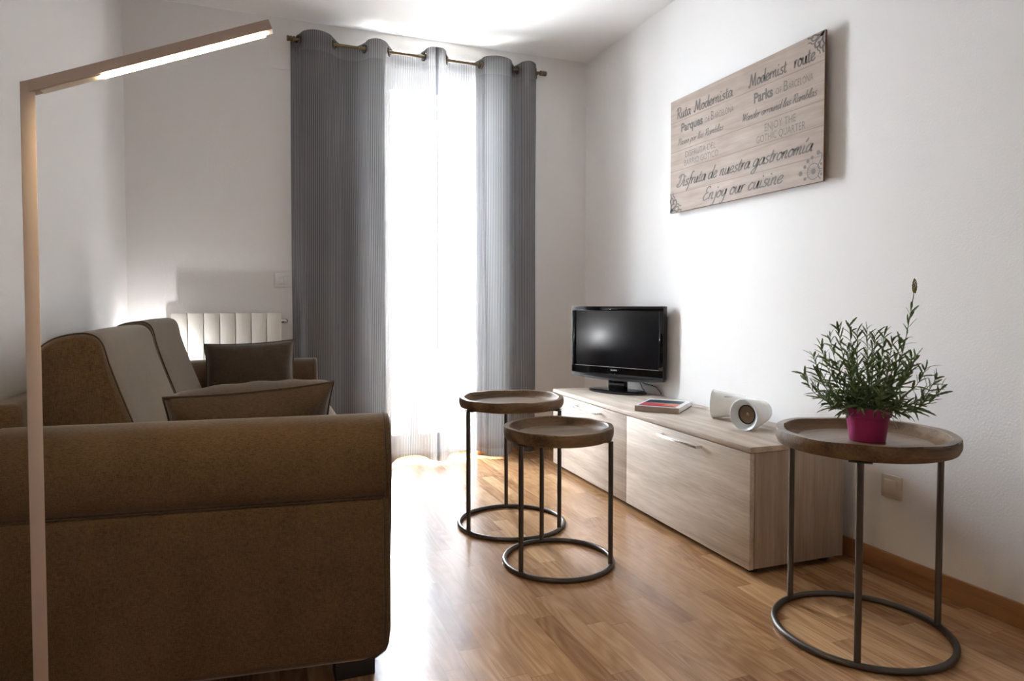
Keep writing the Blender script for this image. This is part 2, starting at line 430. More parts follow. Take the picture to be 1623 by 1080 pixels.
# ------------------------------------------------------------------ curtains
RY, RZ = 3.912, 2.413
rod = thing('curtain_rod', 'aged brass curtain rod above the balcony door', 'curtain rod', (1.0, YB, RZ))
g = G(); g.tube([(.262, RY, RZ), (1.735, RY, RZ)], .0085, 14); g.mk('rod', 'brass', rod, smooth=True)
def finial(x, s):
    pr = [(.0, 0), (.014, 0), (.0155, .004), (.0155, .010), (.0125, .012), (.0125, .016), (.0155, .018), (.0155, .026), (.0125, .028), (.0125, .031), (.0155, .033), (.0155, .040), (.012, .044), (0, .044)]
    T = lambda a, b, c: (x+s*c, RY+a, RZ+b)
    G().lathe(pr, n=24, T=T).mk('finial', 'brass', rod, smooth=True)
finial(.262, -1); finial(1.735, 1)
for x in (.266, 1.728):
    q = G(); q.tube([(x, RY, RZ), (x, YB-.008, RZ)], .006, 10); q.lathe([(0, 0), (.022, 0), (.022, .008), (0, .008)], n=20, T=lambda a, b, c: (x+a, YB-c, RZ+b)); q.mk('bracket', 'brass', rod, smooth=True)

def curtain(nodes, crossings, ztop, label, wob, seed):
    r = random.Random(seed)
    P = catmull([(x, y, 0) for x, y in nodes], 12)
    # resample by arc length
    d = [0]
    for a, b in zip(P, P[1:]): d.append(d[-1]+(b-a).length)
    n = int(d[-1]/.006); pts = []; j = 0
    for i in range(n+1):
        s = d[-1]*i/n
        while j < len(P)-2 and d[j+1] < s: j += 1
        t = (s-d[j])/max(1e-9, d[j+1]-d[j]); pts.append((P[j].lerp(P[j+1], t), s))
    rows = 40; V = []; F = []; UV = []
    x0 = nodes[0][0]; x1 = nodes[-1][0]; ph = [r.uniform(0, 6.28) for _ in range(6)]
    for k in range(rows+1):
        h = k/rows                                   # 0 floor, 1 top
        for p, s in pts:
            front = max(0, min(1, (RY-p.y)/.05*.5+.5))
            zt = ztop-.030*(1-front)                 # the top edge stands higher on the folds toward the room
            zb = .014+.012*math.sin(s*7+ph[0])**2+.018*(1-front)
            z = zb+(zt-zb)*h
            low = (1-h)
            amp = 1+.12*low
            y = RY+(p.y-RY)*amp+low*(.006*math.sin(s*9+ph[1])+.004*math.sin(s*23+ph[2]))+.003*math.sin(h*9+s*5+ph[3])
            x = p.x+wob*low*(.010*math.sin(s*5+ph[4]))+.003*math.sin(h*6+s*11+ph[5])*(1-h*h)
            y = min(y, YB-.018)
            V.append((x, y, z)); UV.append((s, z))
    m = len(pts)
    for k in range(rows):
        for i in range(m-1): F.append((k*m+i, k*m+i+1, (k+1)*m+i+1, (k+1)*m+i))
    cx = (x0+x1)/2
    t = thing('curtain', label, 'curtain', (cx, RY, 0))
    o = mk('cloth', V, F, 'sheer', t, smooth=True, uvs=UV, sharp=180)
    for x, a in crossings:
        ca, sa = math.cos(a), math.sin(a)
        q = G(); R0 = .0215
        ring = [(x+sa*R0*math.cos(b)*.0+(-sa)*R0*math.cos(b), RY+ca*R0*math.cos(b), RZ+R0*math.sin(b)) for b in [2*PI*i/28 for i in range(28)]]
        q.tube(ring, .0062, 8, closed=True); q.mk('grommet', 'bronze', t, smooth=True)
    return t
curtain([(.240,3.975),(.262,3.955),(.285,3.912),(.315,3.876),(.377,3.860),(.44,3.878),(.472,3.912),(.505,3.947),(.555,3.962),(.605,3.947),(.64,3.912),(.66,3.878),(.705,3.860),(.752,3.876),(.782,3.912),(.815,3.947),(.88,3.962),(.95,3.947),(.985,3.912),(1.0,3.880),(1.03,3.864),(1.062,3.868)],
        [(.278,.45),(.472,-.5),(.64,.4),(.781,-.45),(.986,.35)], 2.462, 'wide left grey striped sheer curtain hanging beside the wall switch', 1.0, 3)
curtain([(1.042,3.856),(1.085,3.858),(1.112,3.880),(1.126,3.912),(1.16,3.947),(1.236,3.962),(1.31,3.947),(1.341,3.912),(1.362,3.880),(1.44,3.860),(1.515,3.874),(1.548,3.912),(1.566,3.935),(1.584,3.912),(1.605,3.880),(1.648,3.864),(1.688,3.880),(1.708,3.912),(1.722,3.96)],
        [(1.126,-.4),(1.341,.4),(1.55,-.35),(1.584,.3),(1.706,-.4)], 2.462, 'right grey striped sheer curtain hanging nearest the television', 1.0, 9)

# ------------------------------------------------------------------ radiator, switches, cover plate
rad = thing('radiator', 'cream panel radiator on the back wall behind the sofa', 'radiator', (-.1, YB-.06, .12))
nx = 7; wx = (.175+.372)/nx
for i in range(nx):
    x0 = -.372+i*wx; q = G()
    q.box((x0+.0018, YB-.10, .33), (x0+wx-.0018, YB-.088, .907)); q.box((x0+wx*.5-.004, YB-.088, .35), (x0+wx*.5+.004, YB-.03, .89))
    q.tube([(x0+.001, YB-.055, .86), (x0+wx-.001, YB-.055, .86)], .018, 12); q.tube([(x0+.001, YB-.055, .38), (x0+wx-.001, YB-.055, .38)], .018, 12)
    q.mk('section', 'cream', rad, bevel=.004)
q = G(); q.tube([(.175, YB-.055, .86), (.196, YB-.055, .86)], .013, 12); q.ico((.196, YB-.055, .86), .015); q.mk('bleed_valve', 'chrome', rad, smooth=True)
q = G(); q.tube([(-.372, YB-.055, .86), (-.392, YB-.055, .86)], .014, 12); q.tube([(-.388, YB-.055, .78), (-.388, YB-.055, .862)], .013, 14); q.mk('thermostat_valve', 'white', rad, smooth=True)
for x in (-.30, .10):
    for z in (.40, .80): G().box((x-.012, YB-.03, z), (x+.012, YB-.0005, z+.04)).mk('bracket', 'white', rad)
for x in (-.388, .19): q = G(); q.tube([(x, YB-.055, .001), (x, YB-.055, .38), (x+(.02 if x < 0 else -.02), YB-.055, .38)], .009, 10); q.mk('pipe', 'white', rad, smooth=True)

sw = thing('light_switch', 'white double light switch on the wall left of the curtain', 'light switch', (.192, YB, 1.09))
q = G(); q.box((.144, YB-.009, 1.05), (.240, YB, 1.13)); q.mk('plate', 'switch', sw, bevel=.004)
q = G(); q.box((.164, YB-.012, 1.066), (.222, YB-.0092, 1.116)); q.mk('frame', 'switch', sw, bevel=.001)
for x in (.168, .194): q = G(); q.box((x, YB-.016, 1.069), (x+.024, YB-.0122, 1.113)); q.mk('rocker', 'switch', sw, bevel=.002)
q = G(); q.box((.130, YB-.006, 2.268), (.238, YB, 2.375)); tag(q.mk('junction_cover', 'wall', bevel=.002), 'wall-coloured square cover plate high up left of the curtain', 'cover plate')

sr = thing('wall_switch', 'single ivory switch low on the right wall under the plant table', 'light switch', (XR, 1.684, .309))
q = G(); q.box((XR-.009, 1.644, .268), (XR, 1.724, .350)); q.mk('plate', 'ivory', sr, bevel=.003)
q = G(); q.box((XR-.015, 1.660, .284), (XR-.0092, 1.708, .334)); q.mk('rocker', 'ivory', sr, bevel=.002)

# ------------------------------------------------------------------ wall sign
PX = 2.074; PY0, PY1, PZ0, PZ1 = 2.985, 1.979, 1.429, 2.007
sign = thing('wall_sign', 'printed wooden-plank sign with Barcelona phrases hung on the right wall', 'sign', (PX, (PY0+PY1)/2, BOARD_Z))
q = G(); q.box((PX, PY1, PZ0), (PX+.010, PY0, PZ1)); q.mk('backing', 'edge', sign)
q = G(); q.add([(PX-.0006, PY0-.0005, PZ0+.0005), (PX-.0006, PY1+.0005, PZ0+.0005), (PX-.0006, PY1+.0005, PZ1-.0005), (PX-.0006, PY0-.0005, PZ1-.0005)], [(0, 1, 2, 3)]); q.mk('printed_face', 'board', sign)
for y in (2.75, 2.2):
    for z in (1.60, 1.86): G().box((PX+.010, y-.02, z), (XR, y+.02, z+.04)).mk('batten', 'edge', sign)
def uvp(u, z, lift=.0012): return (PX-lift, 2.987-u, z)
def ribbon(Gq, pts, w, lift=.0012, nib=.55, closed=False):
    """flat pen stroke in sign space (u, z); thinner on the horizontals"""
    m = len(pts); v = []; f = []
    for i, p in enumerate(pts):
        a = pts[i-1] if (i or closed) else pts[0]; b = pts[(i+1) % m] if (closed or i < m-1) else pts[-1]
        d = Vector((b[0]-a[0], b[1]-a[1]));
        if d.length < 1e-9: d = Vector((1, 0))
        d.normalize(); nrm = Vector((-d.y, d.x)); ww = w*((1-nib)+nib*abs(d.y))*.5
        if not closed and (i == 0 or i == m-1): ww *= .6
        v += [uvp(p[0]+nrm.x*ww, p[1]+nrm.y*ww, lift), uvp(p[0]-nrm.x*ww, p[1]-nrm.y*ww, lift)]
    for i in range(m if closed else m-1):
        j = (i+1) % m; f.append((2*i, 2*i+1, 2*j+1, 2*j))
    Gq.add(v, f)
def disc(Gq, u, z, r, n=20, lift=.0014):
    Gq.add([uvp(u+r*math.cos(2*PI*k/n), z+r*math.sin(2*PI*k/n), lift) for k in range(n)], [tuple(range(n))])
GL = {
 'a': (.98, [[(.74,.82),(.45,1.0),(.13,.7),(.1,.25),(.33,0),(.62,.3),(.76,.9)], [(.80,1.0),(.73,.3),(.86,.02),(1.02,.12)]]),
 'b': (.86, [[(.2,2.0),(.12,.9),(.12,.3),(.3,0),(.64,.12),(.75,.6),(.52,.95),(.15,.6)]]),
 'c': (.78, [[(.68,.8),(.45,1),(.13,.65),(.14,.2),(.42,0),(.78,.25)]]),
 'd': (.98, [[(.74,.82),(.45,1.0),(.13,.7),(.1,.25),(.33,0),(.62,.3),(.76,.9)], [(.88,2.0),(.78,.9),(.74,.3),(.88,.02),(1.02,.12)]]),
 'e': (.82, [[(.13,.42),(.48,.52),(.66,.8),(.42,1),(.12,.65),(.15,.2),(.42,0),(.82,.28)]]),
 'f': (.62, [[(.78,1.8),(.58,2.0),(.38,1.6),(.28,.2),(.2,-.6),(0,-.9)], [(.02,.93),(.66,1.0)]]),
 'g': (.98, [[(.74,.82),(.45,1.0),(.13,.7),(.1,.25),(.33,0),(.62,.3),(.76,.9)], [(.80,1.0),(.76,-.3),(.5,-.95),(.15,-.85),(.25,-.45),(1.0,.12)]]),
 'i': (.5, [[(.16,1),(.12,.25),(.28,0),(.52,.14)], [(.2,1.42),(.23,1.62)]]),
 'í': (.5, [[(.16,1),(.12,.25),(.28,0),(.52,.14)], [(.18,1.36),(.42,1.85)]]),
 'j': (.5, [[(.36,1),(.32,-.4),(.1,-.95),(-.18,-.8)], [(.4,1.42),(.43,1.62)]]),
 'l': (.5, [[(.1,.45),(.46,1.5),(.4,2),(.22,1.7),(.15,.3),(.3,0),(.54,.14)]]),
 'm': (1.25, [[(.1,1),(.1,0)], [(.1,.55),(.34,1),(.52,.85),(.5,0)], [(.5,.55),(.78,1),(.95,.85),(.92,.2),(1.05,0),(1.24,.14)]]),
 'n': (.88, [[(.1,1),(.1,0)], [(.1,.55),(.4,1),(.58,.85),(.55,.2),(.7,0),(.88,.14)]]),
 'o': (.84, [[(.44,1),(.13,.72),(.12,.25),(.4,0),(.7,.3),(.7,.75),(.44,1),(.6,.82),(.86,.8)]]),
 'p': (.86, [[(.16,1),(.12,-1)], [(.13,.5),(.42,1),(.72,.78),(.68,.22),(.42,0),(.13,.25)]]),
 'r': (.62, [[(.12,1),(.12,0)], [(.12,.5),(.32,.95),(.6,.92)]]),
 's': (.68, [[(.62,.82),(.4,1),(.18,.8),(.3,.56),(.56,.36),(.5,.08),(.25,0),(.03,.18)]]),
 't': (.6, [[(.34,1.6),(.22,.3),(.36,0),(.62,.14)], [(-.02,1.0),(.62,1.06)]]),
 'u': (.94, [[(.13,1),(.12,.3),(.32,0),(.6,.32),(.7,1)], [(.7,1),(.66,.22),(.8,0),(.96,.14)]]),
 'y': (.9, [[(.13,1),(.14,.35),(.35,.05),(.62,.4),(.72,1)], [(.72,1),(.64,-.4),(.38,-.98),(.08,-.75)]]),
 'w': (1.2, [[(.1,1),(.2,.1),(.4,.1),(.58,.9),(.68,.1),(.9,.1),(1.1,1)]]),
 'D': (1.3, [[(.5,1.9),(.36,1.0),(.22,.12)], [(-.05,1.45),(.2,1.9),(.75,1.95),(1.2,1.5),(1.05,.6),(.6,.05),(.1,.05),(-.15,.4),(.05,.6)]]),
 'E': (1.1, [[(1.0,1.7),(.72,2),(.36,1.7),(.46,1.2),(.78,1.08),(.35,.95),(.1,.5),(.38,0),(1.05,.3)]]),
 'M': (1.62, [[(-.05,.3),(.1,0),(.24,.5),(.42,1.95)], [(.42,1.95),(.62,1.0),(.80,.15)], [(.80,.15),(1.0,1.0),(1.26,1.95)], [(1.26,1.95),(1.30,.8),(1.32,.05),(1.55,.1)]]),
 'P': (1.05, [[(.4,1.9),(.3,1),(.2,0)], [(-.05,1.5),(.3,1.95),(.85,1.9),(.98,1.4),(.7,.95),(.32,.95)]]),
 'R': (1.18, [[(.4,1.9),(.3,1),(.2,0)], [(-.05,1.5),(.3,1.95),(.85,1.9),(.98,1.4),(.7,1.0),(.36,1.0)], [(.42,1.0),(.72,.5),(1.0,0),(1.2,.1)]]),
 'W': (1.5, [[(-.05,1.6),(.15,1.95),(.25,1.0),(.4,.05)], [(.4,.05),(.6,1.0),(.82,1.9)], [(.82,1.9),(.84,1.0),(.95,.05)], [(.95,.05),(1.2,1.0),(1.5,1.95)]]),
}
def script(Gq, text, u0, u1, z, xh, shear, w, nib=.55):
    tot = sum(GL[c][0] if c in GL else .55 for c in text)
    k = (u1-u0)/(tot+shear*.3); x = 0
    for c in text:
        if c not in GL: x += .55; continue
        adv, st = GL[c]
        for s in st:
            P = catmull([(p[0]+x, p[1], 0) for p in s], 6)
            ribbon(Gq, [(u0+(p.x)*k+p.y*shear*xh, z+p.y*xh) for p in P], w, nib=nib)
        x += adv
def typed(text, u0, u1, z, cap, bold=0.0):
    cu = bpy.data.curves.new('lettering', 'FONT'); cu.body = text; cu.size = 1; cu.offset = bold; cu.resolution_u = 4
    to = bpy.data.objects.new('tmp', cu); COL.objects.link(to)
    me = bpy.data.meshes.new_from_object(to); bpy.data.objects.remove(to)
    vs = [v.co.copy() for v in me.vertices]; fs = [tuple(p.vertices) for p in me.polygons]
    a = min(v.x for v in vs); b = max(v.x for v in vs); ky = cap/.729
    r = [(u0+(v.x-a)/(b-a)*(u1-u0), z+v.y*ky) for v in vs]; bpy.data.meshes.remove(me)
    return r, fs
def typeset(Gq, *a, **k):
    r, f = typed(*a, **k); Gq.add([uvp(u, z) for u, z in r], f)
def done(Gq, m='ink', name='lettering'): return mk(name, Gq.v, Gq.f, m, sign)
q = G(); script(q, 'Ruta', .055, .172, 1.905, .028, .06, .0078, .45); done(q); q = G(); script(q, 'Modernista', .200, .484, 1.905, .028, .06, .0078, .45); done(q)
q = G(); script(q, 'Modernist', .590, .812, 1.908, .028, .06, .0080, .45); done(q); q = G(); script(q, 'route', .852, .962, 1.908, .030, .06, .0082, .45); done(q)
q = G(); typeset(q, 'Parques', .094, .268, 1.833, .043, bold=.035); done(q)
q = G(); typeset(q, 'DE', .286, .320, 1.833, .026, bold=-.008); typeset(q, 'B', .330, .350, 1.833, .045, bold=-.004); typeset(q, 'ARCELONA', .354, .490, 1.833, .031, bold=-.006); done(q, 'inkl')
q = G(); typeset(q, 'Parks', .622, .736, 1.832, .044, bold=.035); done(q)
q = G(); typeset(q, 'OF', .752, .785, 1.832, .027, bold=-.008); typeset(q, 'B', .797, .820, 1.832, .045, bold=-.004); typeset(q, 'ARCELONA', .823, .952, 1.832, .031, bold=-.006); done(q, 'inkl')
q = G(); script(q, 'Paseo por las Ramblas', .066, .420, 1.768, .0165, .35, .0042); done(q)
q = G(); script(q, 'Wander arround las Ramblas', .545, .972, 1.768, .0175, .35, .0046); done(q)
q = G(); typeset(q, 'DISFRUTA DEL', .130, .366, 1.697, .031, bold=-.006); typeset(q, 'BARRIO GÓTICO', .122, .385, 1.656, .031, bold=-.006); done(q, 'inkl')
q = G(); typeset(q, 'ENJOY THE', .690, .866, 1.694, .033, bold=-.006); typeset(q, 'GOTHIC QUARTER', .640, .915, 1.652, .033, bold=-.006); done(q, 'inkl')
q = G(); script(q, 'Disfruta de nuestra gastronomía', .060, .955, 1.556, .030, .45, .0085); done(q)
q = G(); script(q, 'Enjoy our cuisine', .268, .800, 1.458, .031, .45, .0088); done(q)
# wheel ornament, lower right
q = G(); wu, wz = .960, 1.474
ribbon(q, [(wu+.031*math.cos(a), wz+.031*math.sin(a)) for a in [2*PI*i/40 for i in range(40)]], .0034, nib=0, closed=True)
disc(q, wu, wz, .0115)
for i in range(16):
    a = 2*PI*i/16; ribbon(q, [(wu+.011*math.cos(a), wz+.011*math.sin(a)), (wu+.03*math.cos(a), wz+.03*math.sin(a))], .002, nib=0)
for a, r0, rb in ((178, .066, .0095), (150, .050, .0075), (122, .053, .0075), (97, .056, .0075), (208, .048, .0072)):
    a = math.radians(a); ribbon(q, [(wu+.031*math.cos(a), wz+.031*math.sin(a)), (wu+(r0+(.02 if r0 > .06 else 0))*math.cos(a), wz+(r0+(.02 if r0 > .06 else 0))*math.sin(a))], .002, nib=0)
    disc(q, wu+r0*math.cos(a), wz+r0*math.sin(a), rb, lift=.0016)
ribbon(q, [(p.x, p.y) for p in catmull([(.985,1.545,0),(1.0,1.535,0),(.998,1.515,0),(.984,1.497,0),(.986,1.482,0),(1.003,1.478,0)], 8)], .005, nib=.2)
ribbon(q, [(p.x, p.y) for p in catmull([(1.003,1.470,0),(.988,1.466,0),(.985,1.452,0),(.997,1.440,0)], 8)], .005, nib=.2)
disc(q, .984, 1.543, .0095); disc(q, .998, 1.497, .006); disc(q, .999, 1.457, .006)
done(q, 'inkl', 'ornament')
def scroll(flip, u, z, s):
    q = G()
    for pts, w in (([(0,.0),(.35,.12),(.7,.1),(.95,.0),(1.25,.12),(1.6,.02)], .16), ([(0,.0),(.12,.35),(.1,.7),(.0,.95),(.12,1.25),(.02,1.6)], .16),
                   ([(.15,.15),(.5,.35),(.85,.6),(.8,.95),(.5,.95),(.45,.7),(.62,.66)], .17), ([(.5,.1),(.7,.35),(1.05,.4),(1.2,.2),(1.0,.12)], .13), ([(.1,.5),(.35,.7),(.4,1.05),(.2,1.2),(.12,1.0)], .13),
                   ([(.85,.6),(1.1,.62),(1.3,.45),(1.55,.4)], .11), ([(.62,.95),(.6,1.2),(.42,1.35),(.36,1.6)], .11), ([(.3,.3),(.2,.2),(.05,.05)], .22)):
        P = catmull([(a, b, 0) for a, b in pts], 7)
        ribbon(q, [(u+flip*p.x*s, z+flip*p.y*s) for p in P], w*s, nib=.25)
    return q
done(scroll(1, .004, 1.433, .062), 'ink', 'ornament'); done(scroll(-1, 1.004, 2.004, .052), 'ink', 'ornament')

# ------------------------------------------------------------------ sideboard
th = math.radians(1.7); SB = (1.613, 1.837)
e_, d_ = (math.sin(th), math.cos(th)), (math.cos(th), -math.sin(th))
SL, SD, SH, SZ = 1.715, .424, .457, .027
T = frame2(SB, e_, d_)
side = thing('sideboard', 'low grey-oak sideboard along the right wall', 'sideboard', T(SL/2, SD/2, 0))
q = G(); q.box((-.003, -.001, SH-.020), (SL+.003, SD, SH), T); q.mk('top_panel', 'oakH', side, bevel=.0012)
q = G(); q.box((0, .021, SZ), (.018, SD-.004, SH-.0215), T); q.mk('end_panel', 'oakV', side, bevel=.001)
q = G(); q.box((SL-.018, .021, SZ), (SL, SD-.004, SH-.0215), T); q.mk('end_panel', 'oakV', side, bevel=.001)
q = G(); q.box((.0185, .024, SZ), (SL-.0185, SD-.010, SZ+.016), T); q.box((.0185, SD-.010, SZ), (SL-.0185, SD-.004, SH-.0215), T); q.box((SL/2-.009, .024, SZ+.016), (SL/2+.009, SD-.010, SH-.0215), T); q.mk('carcass', 'oakV', side)
for i, (a0, a1) in enumerate(((.001, SL/2-.0012), (SL/2+.0012, SL-.001))):
    q = G(); q.box((a0, 0, SZ-.002), (a1, .019, SH-.0235), T); d0 = q.mk('door', 'oakH', side, bevel=.001)
    c0, c1 = ((.275, .548), (1.105, 1.385))[i]; z = .402
    q = G(); q.box((c0, -.030, z-.004), (c1, -.0225, z+.006), T)
    for c in (c0, c1-.007): q.box((c, -.0225, z-.004), (c+.007, -.0003, z+.006), T)
    q.mk('handle', 'chrome', d0, bevel=.0008)
for a in (.055, SL-.055, SL/2):
    for b in (.055, SD-.05):
        q = G(); q.lathe([(0, 0), (.02, 0), (.022, .005), (.022, .012), (.016, .014), (.016, SZ-.0005), (0, SZ-.0005)], T(a, b, 0), 20); q.mk('foot', 'rubber', side, smooth=True)

# ------------------------------------------------------------------ television
tc_ = (1.9225, 3.283); tr_ = (.427, -.904); tn_ = (-.904, -.427)
def TT(a, b, z): return (tc_[0]+tr_[0]*a+tn_[0]*b, tc_[1]+tr_[1]*a+tn_[1]*b, z)
tv = thing('television', 'small black flat-screen television standing on the sideboard', 'television', TT(0, -.03, SH))
hw = .307
def tvbody(hw, z0, z1, b0, b1, sag, n=16):
    """slab whose lower edge sags in the middle"""
    v = []; f = []
    for b in (b0, b1):
        for i in range(n+1):
            a = -hw+2*hw*i/n; s = sag*(1-(a/hw)**2)
            v.append(TT(a, b+.012*(1-(a/hw)**2) if (b == b1 and sag) else b, z0-s))
        for i in range(n+1):
            a = hw-2*hw*i/n; v.append(TT(a, b, z1))
    m = 2*(n+1)
    for i in range(m): f.append((i, (i+1) % m, m+(i+1) % m, m+i))
    f.append(tuple(range(m))); f.append(tuple(range(m, 2*m))[::-1]); return v, f
v, f = tvbody(hw, .548, .942, -.035, 0, .012); case = mk('casing', v, f, 'black', tv, bevel=.003)
q = G(); q.box((-hw+.03, -.075, .60), (hw-.03, -.0355, .90), TT); q.mk('back_housing', 'black', tv, bevel=.012)
q = G(); q.box((-.279, .0003, .598), (.279, .0012, .917), TT); q.mk('screen', 'screen', tv)
q = G(); q.box((-hw+.001, .0004, .917), (hw-.001, .006, .941), TT); q.box((-hw+.001, .0004, .598), (-.279, .006, .917), TT); q.box((.279, .0004, .598), (hw-.001, .006, .917), TT)
q.mk('bezel', 'gloss', tv, bevel=.0015)
v, f = tvbody(hw-.001, .560, .5975, .0004, .006, .012); mk('lower_bezel', v, f, 'gloss', tv)
v, f = tvbody(hw-.002, .537, .5575, -.03, .0035, .013); mk('chin', v, f, 'chin', tv, bevel=.002)
q = G(); q.box((-.281, .006, .5975), (.281, .0085, .6005), TT); q.mk('trim_strip', 'silver', tv)
q = G(); q.lathe([(0, 0), (.003, 0), (.003, .002), (0, .002)], n=12, T=lambda a, b, c: TT(.008+a, .0185+c, .563+b)); q.mk('indicator', 'chin', tv)
r, fs = typed('BLU:SENS', -.018, .022, .580, .0075, bold=.02); mk('logo', [TT(u, .0187, z) for u, z in r], fs, 'white', tv)
q = G(); q.box((-.055, -.045, SH+.016), (.055, -.005, .56), TT); q.mk('stand_neck', 'gloss', tv, bevel=.006)
q = G(); q.lathe([(0, 0), (.97, 0), (1, .004), (1, .010), (.96, .014), (.7, .018), (0, .020)], n=56, T=lambda a, b, c: TT(a*.185+.005, b*.095-.012, SH+.0006+c)); q.mk('stand_base', 'gloss', tv, smooth=True)
q = G(); q.tube(catmull([TT(.10, -.06, .60), TT(.13, -.075, .52), TT(.17, -.08, .508), TT(.215, -.082, .495), TT(.245, -.075, .47), TT(.252, -.07, SH+.003)], 8), .0022, 8); q.tube(catmull([TT(.10, -.055, .59), TT(.125, -.07, .50), TT(.14, -.075, .475), TT(.15, -.075, SH+.003)], 8), .0018, 8); q.mk('cable', 'rubber', tv, smooth=True)

# ------------------------------------------------------------------ book
bo = Vector((1.803, 2.517)); be = Vector((1.668-1.803, 2.672-2.517)).normalized(); bd = Vector((-be.y, be.x))
if bd.x < 0: bd = -bd
BT = lambda a, b, z: (bo.x+be.x*a+bd.x*b, bo.y+be.y*a+bd.y*b, SH+.0004+z)
bl, bw, bt = .205, .262, .026
book = thing('book', 'hardback book with red and dark cover lying on the sideboard', 'book', BT(bl/2, bw/2, 0))
q = G(); q.box((.003, .002, .0022), (bl-.003, bw-.004, bt-.0022), BT); q.mk('pages', 'page', book)
q = G(); q.box((0, 0, 0), (bl, bw, .002), BT); q.mk('back_cover', 'navy', book)
q = G(); q.box((0, 0, bt-.002), (bl, bw, bt), BT); q.mk('front_cover', 'cover', book)
q = G(); q.box((-.0, -.002, .0003), (bl, .0018, bt-.0003), BT); q.mk('spine', 'spine', book)
g2 = G()
def art(a0, a1, b0, b1, m, nm='cover_print', h=.0004):
    return G().box((a0, b0, bt+.0001), (a1, b1, bt+h), BT).mk(nm, m, book)
art(.022, bl-.012, .03, .118, 'red'); art(.022, .075, .118, .124, 'teal'); art(.075, bl-.012, .118, .128, 'teal'); art(.022, .085, .034, .112, 'orange', h=.0006)
art(.022, bl-.012, .13, .225, 'navy'); art(.022, bl-.012, .018, .027, 'navy')

# ------------------------------------------------------------------ two-horn speaker
spk = thing('speaker', 'white horn-shaped loudspeaker on the sideboard beside the book', 'speaker', (1.90, 2.22, SH))
zc = SH+.0625
ctrl = [(1.800,2.090,.062),(1.835,2.099,.060),(1.875,2.111,.052),(1.925,2.137,.044),(1.955,2.185,.041),(1.962,2.235,.042),(1.945,2.295,.047),(1.915,2.345,.054),(1.887,2.383,.0605)]
P = catmull([(a, b, 0) for a, b, c in ctrl], 6); Rr = [p.x for p in catmull([(c, 0, 0) for a, b, c in ctrl], 6)]
q = G(); q.tube([(p.x, p.y, zc) for p in P], Rr, 40, cap=False); q.mk('shell', 'speaker', spk, smooth=True)
def horn(c, f):
    f = Vector((f[0], f[1], 0)).normalized(); s = Vector((-f.y, f.x, 0))
    TH = lambda a, b, w: (c[0]+s.x*a+f.x*w, c[1]+s.y*a+f.y*w, zc+b)
    q = G(); q.lathe([(.0618, -.001), (.0625, .0015), (.0605, .003), (.055, -.001), (.046, -.010), (.0385, -.019), (.036, -.022)], n=48, T=TH)
    q.f = [x for x in q.f if len(x) == 4]
    h = q.mk('horn', 'horn', spk, smooth=True)
    G().lathe([(.0385, -.0195), (.0375, -.0175), (.0345, -.0185), (.0345, -.0225), (.0385, -.0225)], n=40, T=TH, close=True).mk('surround', 'rubber', h, smooth=True)
    G().lathe([(.0345, -.022), (.028, -.024), (.014, -.029), (.0115, -.029), (.010, -.024), (.006, -.0205), (0, -.019)], n=40, T=TH).mk('driver', 'cone', h, smooth=True)
horn((1.800, 2.090), (-.97, -.25)); horn((1.887, 2.383), (-.62, .78))
q = G(); q.box((0, 0, 0), (.036, .001, .0055), lambda a, b, z: (1.868+.036-a*.74+.012, 2.318+a*.62-.026, zc+.036+z*.7)); q.mk('logo', 'grey', spk)

